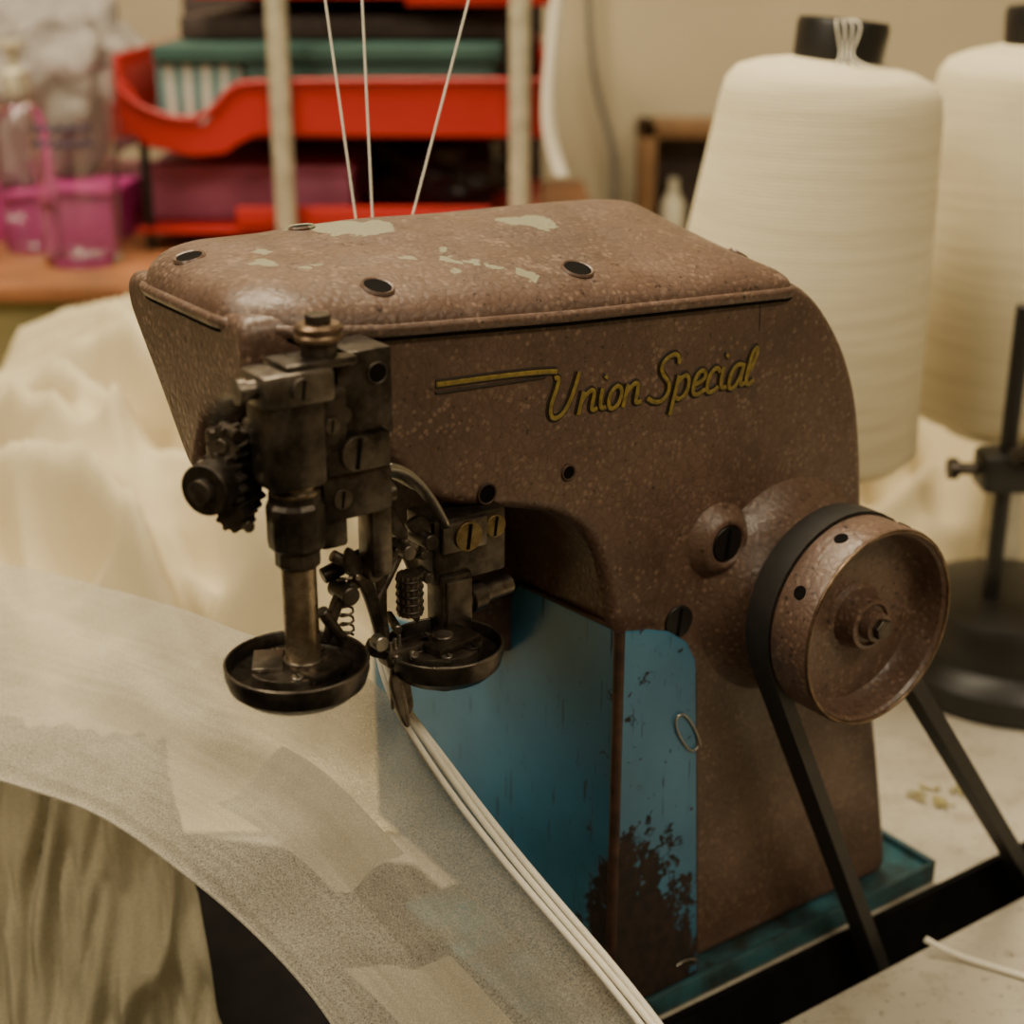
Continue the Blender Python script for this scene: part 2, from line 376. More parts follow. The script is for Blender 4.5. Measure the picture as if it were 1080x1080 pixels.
for k,a in enumerate((60,112,150,300)):
    t=math.radians(a);p=Vector((PC[0]+.0445*math.cos(t),-.047,PC[2]+.0445*math.sin(t)));d=Vector((math.cos(t),0,math.sin(t)))
    cyl(f"pulley_grub_{k}",p-d*.001,p+d*.0004,.003,M_hole,SM)
R=.0425;bp=[]
down_l=(.545,-.0305,-.075);down_r=(.680,-.0305,-.070)
bp.append(down_l)
a0=math.radians(205);a1=math.radians(-35)
for k in range(25):
    t=a0+(a1-a0)*k/24;bp.append((PC[0]+R*math.cos(t),-.0305,PC[2]+R*math.sin(t)))
bp.append(down_r)
V=[];F=[]
for i,p in enumerate(bp):
    p=Vector(p);q=Vector(bp[max(i-1,0)]);s=Vector(bp[min(i+1,len(bp)-1)]);t=(s-q).normalized();nn=Vector((-t.z,0,t.x))
    for a,b in ((-.0036,-.0056),(.0034,-.0066),(.0034,.0066),(-.0036,.0056)):
        V.append(p+nn*a+Vector((0,b,0)))
for i in range(len(bp)-1):
    for k in range(4):
        j=(k+1)%4;F.append((i*4+k,i*4+j,(i+1)*4+j,(i+1)*4+k))
mesh("drive_belt",V,F,M_rubber,SM,40)

# blue guard
gp=[(-.006,.203),(.064,.199),(.069,.192),(.073,.178),(.084,.166),(.11,.156),(.15,.146),(.19,.138),(.20,.125),(.20,.011),(-.006,.011)]
prism("guard_side_panel",gp,.3605,.3625,.0004,M_blue,SM,lambda a,b,h:(h,a,b),2)
fl=[(.3625,.203),(.376,.2005),(.388,.1965),(.398,.189),(.4035,.179),(.405,.165),(.414,.011),(.373,.011),(.3625,.02)]
plate("guard_front_flap",fl,-.0085,-.0070,M_blue,SM)
tube("guard_fold",[[(.3620,-.007,.203),(.3622,-.0072,.011)]],.0024,M_rust,SM,'POLY')
tube("guard_top_edge",[[(.3615,-.006,.2035),(.3615,.064,.1995)]],.0010,M_rust,SM,'POLY')
tube("guard_flap_edge",[[(.4043,-.0078,.172),(.409,-.0078,.10),(.414,-.0078,.012)]],.0008,M_rust,SM,'POLY')
def clip(nm,cx,cz,s,rot=0):
    tube(nm,[[(cx+(a*math.cos(rot)-b*math.sin(rot))*s,-.0095,cz+(a*math.sin(rot)+b*math.cos(rot))*s) for a,b in ((.45,-.9),(.55,-.3),(.45,.9),(.15,1.2),(-.25,1.0),(-.2,-.5),(.1,-1),(.35,-.8))]],.00045,M_pin,SM)
clip("paper_clip",.3990,.143,.0115,.45)
tube("guard_pin",[[(.400,-.0095,.022),(.407,-.0095,.024),(.412,-.0095,.020)]],.0005,M_pin,SM)
box("base_tray",.33,.578,-.009,.122,0.0002,.009,M_tray,SM,.001)
box("base_tray_lip",.33,.578,-.0125,-.0095,.0005,.0125,M_tray,SM,.0008)
box("base_tray_lip_end",.5755,.5785,-.0125,.122,.0005,.0140,M_tray,SM,.0008)

# -------- head mechanism
def B(nm,x0,x1,z0,z1,y0,y1,mat=M_dark,bev=.0009,rot=None): return box(nm,x0,x1,y0,y1,z0,z1,mat,SM,bev,rot)
YB=-.021
lathe("tension_knob",[(.0070,0),(.0080,.0008),(.0080,.0020),(.0074,.0028),(.0080,.0036),(.0080,.0050),(.0068,.0060)],(.222,YB,.3490),(0,0,1),M_rimm,SM,36,25);cyl("tension_knob_cap",(.222,YB,.3545),(.222,YB,.3580),.0042,M_dark,SM)
cyl("tension_stud",(.222,YB,.343),(.222,YB,.350),.0060,M_dark,SM)
B("clamp_top_plate",.206,.232,.3415,.3445,-.029,-.012,M_dark)
B("clamp_block",.197,.2225,.331,.3425,-.031,-.012,M_mid,.0018)
cyl("clamp_side_pin",(.199,-.024,.3375),(.192,-.024,.3375),.0032,M_mid,SM);cyl("clamp_side_pin_head",(.1935,-.024,.3375),(.1905,-.024,.3375),.0042,M_mid,SM)
screw("clamp_screw",(.210,-.031,.3370),(0,-1,0),.0038,.0015,M_mid,SM)
B("bracket_block",.2265,.2475,.3140,.3445,-.024,.002,M_dark,.0012)
cyl("bracket_hole",(.2415,-.0235,.336),(.2415,-.0243,.336),.0035,M_hole,SM);tube("bracket_hole_edge",[[(.2415+.0036*math.cos(t*math.pi/8),-.0242,.336+.0036*math.sin(t*math.pi/8)) for t in range(16)]],.0004,M_mid,SM,'POLY',True)
screw("bracket_pin",(.2285,-.024,.3235),(0,-1,0),.0028,.0006,M_mid,SM)
B("bar_guide_block",.199,.2195,.302,.334,-.030,-.010,M_dark,.003)
B("bar_guide_web",.2175,.229,.3105,.334,-.026,-.008,M_dark,.0015)
B("center_plate",.2205,.2450,.3035,.3160,-.026,-.004,M_dark,.0010)
screw("center_plate_screw",(.2315,-.026,.3105),(0,-1,0),.0062,.0018,M_mid,SM)
screw("center_plate_screw_small",(.2225,-.0262,.3215),(0,-1,0),.0027,.0010,M_mid,SM)
lathe("needle_bar_collar",[(.0075,0),(.0085,.001),(.0085,.003),(.0072,.004),(.0072,.006)],(.2105,YB,.2975),(0,0,1),M_bar,SM)
lathe("needle_bar_sleeve",[(.0070,0),(.0078,.001),(.0078,.0055),(.0096,.0075),(.0100,.010),(.0100,.0220),(.0090,.0235),(.0090,.026)],(.2105,YB,.2735),(0,0,1),M_dark,SM,12,25)
cyl("needle_bar",(.2105,YB,.233),(.2105,YB,.275),.0060,M_bar,SM,n=36,ch=.05)
tube("needle_bar_ring",[[(.2105+.0062*math.cos(t*math.pi/8),YB+.0062*math.sin(t*math.pi/8),.2385) for t in range(16)]],.0008,M_mid,SM,'POLY',True)
B("link_block",.2195,.2470,.2860,.3035,-.024,-.006,M_dark,.0025)
B("link_lower_jaw",.2195,.2300,.2760,.2880,-.022,-.008,M_dark,.002)
B("link_right_leg",.2400,.2485,.2600,.2950,-.020,-.008,M_mid,.002)
screw("link_screw",(.2265,-.024,.2945),(0,-1,0),.0035,.001,M_mid,SM)
cyl("link_cross_pin",(.215,-.014,.289),(.252,-.014,.289),.004,M_mid,SM)
def gear(nm,o,axis,ro,ri,nt_,th,mat):
    u,w,a=basis(axis);o=Vector(o);pr=[]
    for i in range(nt_*4):
        t=2*math.pi*i/(nt_*4);r=ro if i%4 in (0,1) else ri;pr.append(u*math.cos(t)*r+w*math.sin(t)*r)
    n_=len(pr);V=[o+p for p in pr]+[o+a*th+p for p in pr]
    F=[tuple(range(n_)),tuple(range(n_,2*n_))]+[(i,(i+1)%n_,n_+(i+1)%n_,n_+i) for i in range(n_)]
    mesh(nm,V,F,mat,SM,20)
AX=(-.75,-.45,0)
gear("feed_gear_1",(.1915,-.008,.3040),AX,.0098,.0080,14,.004,M_mid)
gear("feed_gear_2",(.1985,-.004,.3000),AX,.0110,.0092,16,.004,M_dark)
gear("feed_gear_3",(.197,-.006,.3160),AX,.0065,.0052,10,.007,M_mid)
gear("feed_gear_4",(.1985,-.006,.2915),AX,.0060,.0048,9,.008,M_mid)
cyl("feed_thumbwheel",(.188,-.0095,.3035),(.1818,-.0135,.3035),.0088,M_dark,SM,n=30)
cyl("feed_thumbwheel_hub",(.182,-.0133,.3035),(.1795,-.0148,.3035),.0042,M_mid,SM)
cyl("feed_shaft",(.182,-.012,.3035),(.215,.008,.3035),.003,M_mid,SM)
cyl("feed_shaft_upper",(.190,-.010,.316),(.215,.006,.316),.0025,M_mid,SM)
B("feed_arm",.192,.206,.296,.318,.000,.008,M_dark,.002)
for k,(x,z) in enumerate([(.194,.3205),(.203,.3205),(.196,.2885)]): cyl(f"feed_pin_{k}",(x,-.004,z),(x,-.016,z),.002,M_mid,SM)
B("right_clamp",.2735,.3060,.2440,.2700,-.006,.014,M_dark,.0015)
B("right_clamp_plate",.2760,.2960,.2570,.2690,-.0085,-.005,M_mid,.001)
screw("clamp_brass_screw_1",(.2865,-.0083,.2630),(0,-1,0),.0058,.0018,M_brass,SM)
screw("clamp_brass_screw_2",(.3000,-.006,.2635),(0,-1,0),.0045,.0018,M_brass,SM)
B("looper_post",.2755,.2895,.2150,.2480,-.008,.004,M_dark,.0015)
B("looper_post_plate",.2770,.2880,.2210,.2460,-.0095,-.0075,M_mid,.0006)
cyl("looper_rod",(.289,.000,.2325),(.314,.004,.2325),.0040,M_mid,SM);cyl("looper_rod_collar",(.292,.0005,.2325),(.299,.0016,.2325),.0058,M_dark,SM)
V=[];F=[]
for i in range(17):
    t=i/16;x=.2515+.026*t;z=.2995-.006*t-.024*t**2.2;w=.0052*(1-t)**.6+.0007
    V+=[(x,-.012,z+.0),(x-.002*t,-.009,z-w)]
for i in range(16): F.append((2*i,2*i+1,2*i+3,2*i+2))
ob=mesh("knife_strip",V,F,M_pin,SM);md=ob.modifiers.new("s","SOLIDIFY");md.thickness=.0010
def lever(nm,P,y,th,mat=M_dark): plate(nm,chaikin(P,2),y,y+th,mat,SM,.0004)
lever("hook_lever_1",[(.2330,.2700),(.2360,.2715),(.2435,.2580),(.2470,.2440),(.2480,.2300),(.2455,.2290),(.2425,.2430),(.2385,.2560),(.2325,.2640)],-.013,.0025)
lever("hook_lever_2",[(.2440,.2640),(.2475,.2650),(.2510,.2540),(.2505,.2400),(.2520,.2290),(.2495,.2270),(.2465,.2400),(.2470,.2520)],-.010,.0025,M_mid)
lever("hook_lever_3",[(.2270,.2500),(.2310,.2560),(.2400,.2590),(.2410,.2560),(.2330,.2520),(.2290,.2440),(.2260,.2360),(.2240,.2370)],-.012,.003)
lever("hook_lever_4",[(.2560,.2660),(.2600,.2680),(.2655,.2600),(.2675,.2480),(.2660,.2330),(.2630,.2330),(.2635,.2470),(.2610,.2570)],-.008,.0025,M_mid)
lever("hook_lever_5",[(.2620,.2720),(.2700,.2745),(.2735,.2660),(.2700,.2560),(.2665,.2570),(.2685,.2650),(.2640,.2680)],-.006,.003)
lever("lever_plate_6",[(.2440,.2840),(.2530,.2830),(.2570,.2740),(.2600,.2700),(.2570,.2680),(.2520,.2730),(.2450,.2760)],-.012,.003)
cyl("lever_pivot_1",(.2420,-.006,.2610),(.2420,-.018,.2610),.0028,M_mid,SM);cyl("lever_pivot_2",(.2330,-.004,.2540),(.2330,-.016,.2540),.0035,M_dark,SM)
cyl("lever_pivot_3",(.2585,-.002,.2640),(.2585,-.014,.2640),.0028,M_mid,SM);cyl("lever_pivot_4",(.2690,-.000,.2650),(.2690,-.012,.2650),.0030,M_dark,SM)
cyl("lever_link_a",(.2300,-.008,.2680),(.2430,-.012,.2590),.0022,M_mid,SM);cyl("lever_link_b",(.2450,-.010,.2450),(.2620,-.006,.2660),.0016,M_mid,SM)
cyl("lever_link_c",(.2360,-.010,.2280),(.2230,-.012,.2500),.0022,M_dark,SM);cyl("lever_link_d",(.2290,-.002,.2580),(.2480,-.004,.2640),.0030,M_dark,SM)
gear("feed_roller_mesh",(.2590,-.012,.2395),(0,0,1),.0048,.0043,14,.016,M_mid)
for k in range(5):
    z=.2415+.003*k;tube(f"roller_ring_{k}",[[(.2590+.0048*math.cos(t*math.pi/8),-.012+.0048*math.sin(t*math.pi/8),z) for t in range(16)]],.0005,M_dark,SM,'POLY',True)
B("stitch_bracket",.2455,.2650,.2230,.2300,-.019,-.010,M_mid,.0012)
B("stitch_bracket_arm",.2400,.2480,.2270,.2330,-.017,-.010,M_dark,.0015,(0,.5,0))
for k,x in enumerate((.2485,.2555,.2620)): screw(f"bracket_screw_{k}",(x,-.019,.2265),(0,-1,0),.0019,.0012,M_pin,SM,False)
cyl("bracket_knob",(.2425,-.015,.2345),(.2425,-.020,.2345),.0028,M_pin,SM)
lever("presser_foot",[(.2490,.2230),(.2560,.2230),(.2555,.2130),(.2570,.2040),(.2545,.2005),(.2515,.2060),(.2500,.2130)],-.017,.004,M_mid)
lever("presser_toe",[(.2440,.2210),(.2490,.2220),(.2520,.2080),(.2530,.1990),(.2505,.1985),(.2470,.2080)],-.021,.002,M_mid)
for k,(x,y) in enumerate(((.2505,-.015),(.2535,-.013),(.2475,-.017))): cyl(f"needle_{k+1}",(x,y,.2330),(x,y,.2060),.0007,M_pin,SM)
for k in range(9):
    a=random.uniform(0,6.28);x=.2500+.016*math.cos(a);z=.252+.016*math.sin(a)
    cyl(f"small_pin_{k}",(x,-.003,z),(x+random.uniform(-.004,.004),-.014,z+random.uniform(-.004,.004)),random.uniform(.0010,.0022),random.choice((M_dark,M_mid)),SM,n=14)
sp=[(.2335+.0026*math.cos(t*.9),-.0105+.0026*math.sin(t*.9),.2365+t*.0005) for t in range(50)]
tube("tension_spring",[sp],.0005,M_mid,SM,'POLY')
def pan(nm,c,R,mat=M_dark):
    lathe(nm+"_bowl",[(.0045,-.0165),(.0055,-.0155),(.0058,-.012),(R*.55,-.0115),(R*.80,-.0095),(R*.95,-.0062),(R*1.0,-.0020),(R*1.0,.0012),(R*.975,.0016),(R*.95,.0006),(R*.92,-.0030),(R*.75,-.0045),(R*.3,-.0048)],c,(0,0,1),mat,SM,64,30)
    cx,cy,cz=c
    tube(nm+"_worn_rim",[[(cx+R*.985*math.cos(t*math.pi/24),cy+R*.985*math.sin(t*math.pi/24),cz+.0013) for t in range(48)]],.0006,M_mid,SM,'POLY',True)
    P=[Vector((cx+R*.62*math.cos(t)*s,cy+R*.55*math.sin(t)*s2)) for t,s,s2 in ((.2,1.1,1),(.9,1.0,1.1),(1.8,.9,1.2),(2.6,1.1,1),(3.4,1.2,.8),(4.2,1.0,1.1),(5.2,.9,1.2),(5.9,1.2,.9))]
    prism(nm+"_top_plate",chaikin([(p.x,p.y) for p in P],2),cz-.0045,cz+.0002,.0005,M_mid,SM,lambda a,b,h:(a,b,h),2)
    for k in range(5):
        t=.5+k*1.25;screw(nm+f"_screw_{k}",(cx+R*.48*math.cos(t),cy+R*.48*math.sin(t),cz-.001),(0,0,1),.0021 if k%2 else .0029,.0022,M_pin if k%2 else M_dark,SM)
pan("feed_pan_left",(.2085,-.020,.2365),.0250)
pan("feed_pan_right",(.2690,-.019,.2265),.0220)
B("pan_left_lug",.2050,.2240,.2345,.2385,-.034,-.024,M_dark,.0012,(0,0,.3))
B("pan_left_lug_b",.1950,.2060,.2345,.2385,-.022,-.006,M_mid,.0010,(0,0,-.5))
B("pan_right_foot",.2600,.2820,.2245,.2300,-.026,-.012,M_dark,.0015,(0,0,.2))
cyl("pan_right_pivot",(.268,-.020,.2255),(.268,-.020,.2320),.004,M_mid,SM)

# ------------------------------------------------------------ fabrics
def catm(P,m):
    P=[Vector(p) for p in P];n=len(P);out=[]
    for i in range(m):
        s=i/(m-1)*(n-1);k=min(int(s),n-2);t=s-k
        p0=P[max(k-1,0)];p1=P[k];p2=P[k+1];p3=P[min(k+2,n-1)]
        out.append(.5*((2*p1)+(-p0+p2)*t+(2*p0-5*p1+4*p2-p3)*t*t+(-p0+3*p1-3*p2+p3)*t**3))
    return out
A=[(-.3077,.736,.17),(-.2505,.7192,.17),(-.1905,.6668,.18),(-.144,.6192,.19),(-.1107,.5749,.200),(-.0802,.5536,.203),(-.0507,.520,.203),(-.0322,.5044,.185),(-.0141,.490,.165),(.0139,.469,.138),(.0409,.450,.115),(.054,.438,.100)]
Bq=[(-.270,.585,.14),(-.2037,.5525,.14),(-.1616,.521,.145),(-.1233,.4946,.135),(-.0964,.4797,.12),(-.0736,.4629,.105),(-.0589,.450,.09)]
NA,NB=180,110
sa=catm(A,400);sb=catm(Bq,400)
def sheet_pt(s,t):
    k=max(0,min(399,int(s*399)));f=min(1,max(0,s*399-k));k2=min(399,k+1)
    p=sa[k].lerp(sa[k2],f).lerp(sb[k].lerp(sb[k2],f),t)
    w=math.sin(math.pi*t)
    z=p.z+.010*w*math.sin(2.2+s*3)-.004*w
    z+=.0015*w*math.sin(t*15+s*5+2*noise.noise(Vector((s*3,t*4,0))))
    z+=.0040*w*noise.noise(Vector((s*5,t*6,3)))
    z+=.0008*w*noise.noise(Vector((s*10,t*38+s*8,7)))
    if t>.93: z-=.002*math.sin((t-.93)/.07*math.pi)
    return (p.x,p.y,z)
def grid(fn,na,nb,nm,mat,par):
    V=[fn(i/(na-1),j/(nb-1)) for i in range(na) for j in range(nb)]
    F=[(i*nb+j,i*nb+j+1,(i+1)*nb+j+1,(i+1)*nb+j) for i in range(na-1) for j in range(nb-1)]
    return mesh(nm,V,F,mat,par,180)
FS=group("sheer_fabric_sheet",(-.12,.56,.15))
grid(sheet_pt,NA,NB,"sheet",M_sheer,FS)
def patch(nm,c00,c10,c11,c01):
    def fn(a,b):
        s=(c00[0]*(1-a)+c10[0]*a)*(1-b)+(c01[0]*(1-a)+c11[0]*a)*b;t=(c00[1]*(1-a)+c10[1]*a)*(1-b)+(c01[1]*(1-a)+c11[1]*a)*b
        p=sheet_pt(s,t);return (p[0],p[1],p[2]-.0018)
    grid(fn,50,50,nm,M_patch,FS)
patch("lining_patch_1",(.48,.34),(.69,.26),(.66,.56),(.45,.66))
patch("lining_patch_2",(.80,.36),(1.0,.30),(1.0,.66),(.77,.76))
tube("sheet_hem",[[tuple(p) for p in sb[::14]]],.0008,M_sheer,FS)
seam=[(-.0515,.532,.222),(-.0507,.521,.206),(-.0322,.5044,.1865),(-.0141,.490,.1665),(.0139,.469,.1395),(.0409,.450,.1165),(.057,.436,.100)]
for k,(dx,dz) in enumerate(((0,.0012),(-.0042,.0014),(.0034,.0006))):
    tube(f"seam_cord_{k+1}",[[(x+dx*(.25 if i<2 else 1),y,z+dz+(.0008*math.sin(i*1.3+k))) for i,(x,y,z) in enumerate(seam)]],.00125,M_white,FS)

H=group("ivory_fabric_heap",(-.3,1.0,0))
nx,ny=190,150;V=[];F=[]
for j in range(ny):
    for i in range(nx):
        x=-.75+.79*i/(nx-1);y=.735+.53*j/(ny-1)
        e=min(1,(i/(nx-1))/.12,(1-i/(nx-1))/.16,(j/(ny-1))/.22,(1-j/(ny-1))/.12);e=max(e,0);e=e*e*(3-2*e)
        base=.084+.088*math.exp(-((x+.20)/.22)**2-((y-1.10)/.22)**2)+.02*math.exp(-((x+.05)/.12)**2-((y-.87)/.1)**2)
        w=Vector((x*2.2+y*1.3,y*5-x*2.2,1.7));q=noise.noise(w)
        r1=noise.noise(Vector((x*4+q,y*11+x*6+q*1.5,5)));r2=noise.noise(Vector((x*8+q*2,y*22+x*15+q*2,9)))
        z=base+.045*q+.055*(.75-abs(r1)*2.8)+.032*(.75-abs(r2)*2.6)+.004*noise.noise(Vector((x*40,y*40,0)))
        V.append((x,y,max(.002,z*e)))
for j in range(ny-1):
    for i in range(nx-1): F.append((j*nx+i,j*nx+i+1,(j+1)*nx+i+1,(j+1)*nx+i))
mesh("heap_folds",V,F,M_ivory,H,180)
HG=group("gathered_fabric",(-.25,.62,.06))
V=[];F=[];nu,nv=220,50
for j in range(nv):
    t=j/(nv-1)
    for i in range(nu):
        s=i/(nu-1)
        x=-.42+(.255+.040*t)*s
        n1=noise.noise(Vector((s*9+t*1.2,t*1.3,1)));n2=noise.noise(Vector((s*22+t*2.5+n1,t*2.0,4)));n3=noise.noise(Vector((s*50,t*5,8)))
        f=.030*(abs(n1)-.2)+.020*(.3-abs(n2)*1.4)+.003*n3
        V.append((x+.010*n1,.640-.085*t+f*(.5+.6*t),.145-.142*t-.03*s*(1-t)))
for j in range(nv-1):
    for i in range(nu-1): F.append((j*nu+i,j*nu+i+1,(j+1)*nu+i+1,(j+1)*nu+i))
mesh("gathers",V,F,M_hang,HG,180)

T=group("sewing_threads",(-.05,.69,.4))
for k,(xa,xb) in enumerate(((-.069,-.0812),(-.062,-.0658),(-.046,-.0217))):
    tube(f"thread_{k+1}",[[(xa,.678,.350),(xa+(xb-xa),.704,.4370),(xa+(xb-xa)*5,.808,.785)]],.00048,M_white,T,'POLY')

# ------------------------------------------------------------ table
M_table,nt,bb=newmat("worn_laminate");co=coords(nt)
c=mixc(nt,ramp(nt,noise_t(nt,co,6,5),.35,.7),(.40,.36,.285),(.54,.50,.41))
c=mixc(nt,mth(nt,'MULTIPLY',ramp(nt,noise_t(nt,co,160,6,.8),.56,.64),.8),c,(.20,.17,.12))
c=mixc(nt,mth(nt,'MULTIPLY',ramp(nt,noise_t(nt,co,28,6,.7),.50,.70),.65),c,(.22,.18,.12))
nt.links.new(c,bb.inputs["Base Color"]);bb.inputs["Roughness"].default_value=.55
TB=group("sewing_table",(0,0,0))
th=math.radians(34.8);cs,sn=math.cos(th),math.sin(th)
def l2w(X,Y): return (cs*X-sn*Y-.2568,sn*X+cs*Y+.3695)
def slab(nm,P,z0,z1,mat,par):
    n_=len(P);V=[(x,y,z0) for x,y in P]+[(x,y,z1) for x,y in P]
    F=[tuple(range(n_)),tuple(range(n_,2*n_))]+[(i,(i+1)%n_,n_+(i+1)%n_,n_+i) for i in range(n_)]
    return mesh(nm,V,F,mat,par,30)
def loc(P): return [l2w(*p) for p in P]
slab("table_top_rear",[l2w(.360,-.0150),l2w(.78,-.0150),(1.1,.72),(1.1,1.93),(.12,1.93),(.12,1.27),(-1.1,1.27),(-1.1,.95),l2w(.360,.16)],-.03,0,M_table,TB)
slab("table_top_front",loc([(.405,-.0485),(.78,-.0485),(.78,-.45),(.405,-.45)]),-.03,0,M_table,TB)
slab("table_top_side",[l2w(.78,-.0150),l2w(.78,-.45),(1.1,.1),(1.1,.72)],-.03,0,M_table,TB)
slab("oil_pan_black",[l2w(.405,-.45),l2w(.405,-.015),l2w(.360,-.015),l2w(.360,.16),(-1.1,.95),(-1.1,-.2)],-.032,-.002,M_matblack,TB)
slab("slot_bottom",loc([(.395,-.055),(.79,-.055),(.79,-.010),(.395,-.010)]),-.12,-.115,M_matblack,TB)
slab("slot_shade_liner",loc([(.36,-.0180),(.782,-.0180),(.782,-.0145),(.36,-.0145)]),-.115,.0004,M_matblack,TB)  # added black liner, shade of the belt slot put into its colour
M_leg=simple("grey_steel_leg",(.12,.12,.12),.5,.6)
for k,(x,y) in enumerate(((1.0,.3),(1.0,1.85),(-1.0,.2),(-1.0,1.2))): box(f"table_leg_{k+1}",x-.025,x+.025,y-.025,y+.025,-.75,-.031,M_leg,TB,.003)
M_lint=simple("thread_lint",(.38,.33,.14),.9)
SC=group("thread_scraps",(.27,.73,0))
for k in range(9):
    cx,cy=l2w(.648+random.uniform(-.018,.018),.046+random.uniform(-.012,.012));P=[]
    for i in range(9): P.append((cx+random.uniform(-.007,.007),cy+random.uniform(-.006,.006),.001+random.uniform(0,.002)))
    tube(f"scrap_{k}",[P],.0006,M_lint,SC)
e1=l2w(.53,-.055)
CD=group("loose_white_cord",(e1[0],e1[1],0))
p=[l2w(.527,-.050),l2w(.535,-.062),l2w(.545,-.080),l2w(.556,-.105),l2w(.57,-.15)]
tube("cord",[[(x,y,.0022+(.006 if i==0 else 0)) for i,(x,y) in enumerate(p)]],.0016,M_white,CD)

# ------------------------------------------------------------ thread cones
def cone_mat():
    m,nt,b=newmat("wound_thread");co=coords(nt)
    w=N(nt,"ShaderNodeTexWave");w.wave_type='BANDS';w.bands_direction='Z';w.inputs["Scale"].default_value=140;w.inputs["Distortion"].default_value=2.5;w.inputs["Detail"].default_value=3
    nt.links.new(co,w.inputs["Vector"])
    mp=N(nt,"ShaderNodeMapping");nt.links.new(co,mp.inputs[0]);mp.inputs["Scale"].default_value=(8,8,170);mp.inputs["Rotation"].default_value=(0,.12,0)
    st=noise_t(nt,mp.outputs[0],1,5,.7)
    c=mixc(nt,mth(nt,'MULTIPLY',w.outputs["Fac"],.25),(.75,.68,.49),(.53,.46,.31))
    c=mixc(nt,mth(nt,'MULTIPLY',ramp(nt,st,.42,.68),.6),c,(.53,.46,.30))
    nt.links.new(c,b.inputs["Base Color"]);b.inputs["Roughness"].default_value=.95;b.inputs["Specular IOR Level"].default_value=.05
    bump(nt,b,mth(nt,'ADD',mth(nt,'MULTIPLY',w.outputs["Fac"],.4),st),.35,.0010);return m
M_cone=cone_mat()
def cone(loc,tilt,rb,rt,h):
    g=group("thread_cone",loc);ax=Vector((math.sin(tilt),0,math.cos(tilt)))
    lathe("thread_winding",[(rb*.55,.0),(rb*.9,.002),(rb,.012),(rb-(rb-rt)*.5,h*.5),(rt*1.02,h*.90),(rt*.985,h*.945),(rt*.90,h*.975),(rt*.70,h*.995),(rt*.40,h*1.01)],loc,ax,M_cone,g,96,60)
    lathe("cone_core",[(rt*.41,h*1.0),(rt*.42,h*1.09),(rt*.40,h*1.105),(rt*.34,h*1.105),(rt*.32,h*1.0)],loc,ax,M_black,g,40)
    o=Vector(loc)+ax*h*1.04
    for k in range(4):
        t=-1.9+k*.12;d=Vector((math.cos(t),math.sin(t),0))
        tube(f"thread_tail_{k}",[[o+d*rt*.36+Vector((0,0,.0165)),o+d*rt*.43+Vector((.002*k,0,.0165)),o+d*rt*.435+Vector((.003,0,.004)),o+d*rt*.46+Vector((.006-.003*k,0,-.006)),o+d*rt*.6+Vector((.004*k,0,-.0095))]],.0006,M_white,g)
    return g
c1=(.1734,.95,.160);cone(c1,math.radians(5.3),.089,.066,.243)
c2=(.366,1.06,.150);cone(c2,math.radians(-1.5),.080,.071,.255)
M_plastic=simple("offwhite_plastic",(.62,.57,.42),.6)
ST=group("thread_stand",(.27,1.0,0))
for k,cc in enumerate((c1,c2)):
    x,y,z=cc
    lathe(f"spool_plate_{k}",[(.012,-.0),(.05,.004),(.055,.010),(.05,.013)],(x,y,z-.016),(0,0,1),M_plastic,ST)
    lathe(f"spool_column_{k}",[(.052,.0),(.05,.008),(.020,.02),(.014,.06),(.014,z-.016)],(x,y,.0),(0,0,1),M_plastic,ST)
V=[];F=[];n_=60
for j in range(n_):
    for i in range(n_):
        x=.14+.36*i/(n_-1);y=1.08+.34*j/(n_-1);e=min(i,j,n_-1-i,n_-1-j)/(n_-1)/.2;e=max(0,min(1,e));e=e*e*(3-2*e)
        V.append((x,y,.001+e*(.045+.05*noise.noise(Vector((x*9,y*9,2)))+.03*(1-abs(noise.noise(Vector((x*18,y*18,4))))*2.5))))
for j in range(n_-1):
    for i in range(n_-1): F.append((j*n_+i,j*n_+i+1,(j+1)*n_+i+1,(j+1)*n_+i))
CR=group("crumpled_white_cloth",(.35,1.25,0));mesh("cloth_folds",V,F,M_ivory,CR,180)

DK=group("tension_stand",(.335,.94,0));D=(.340,.935,0)
lathe("round_base",[(.080,.0),(.083,.004),(.083,.018),(.078,.026),(.071,.030),(.070,.052),(.066,.060),(.050,.064),(.012,.064)],D,(0,0,1),M_black,DK,64,30)
cyl("upright_rod",(.318,.925,.055),(.318,.925,.26),.0055,M_black,DK)
box("rod_clamp",.300,.340,.910,.940,.140,.165,M_black,DK,.004)
cyl("clamp_knob",(.302,.925,.153),(.284,.925,.153),.004,M_dark,DK);cyl("clamp_knob_head",(.287,.925,.153),(.281,.925,.153),.007,M_dark,DK)
cyl("clamp_lever",(.318,.912,.165),(.330,.90,.175),.006,M_dark,DK)

# ------------------------------------------------------------ background
M_wood=simple("orange_wood",(.34,.135,.055),.45,var=.25,scale=12)
M_olive=simple("olive_board",(.24,.20,.075),.7,scale=20)
DS=group("side_desk",(-.5,1.6,.1))
box("desk_top",-1.3,.09,1.295,1.93,.178,.193,M_wood,DS,.003)
box("desk_front",-1.3,.09,1.31,1.33,-.75,.178,M_olive,DS,.002)
box("desk_side",.07,.088,1.33,1.93,-.75,.178,M_olive,DS,.002)
M_red=simple("red_plastic",(.42,.018,.016),.35,var=.08,scale=8)
M_teal=simple("teal_folder",(.035,.095,.080),.5,scale=10)
M_pole=simple("cream_pole",(.50,.46,.34),.5)
M_pink=simple("pink_box",(.40,.10,.19),.6,scale=8)
M_mag=simple("magenta_box",(.50,.04,.25),.5,scale=8)
M_dkb=simple("black_bag_plastic",(.012,.011,.014),.35,scale=30,bmp=.5)
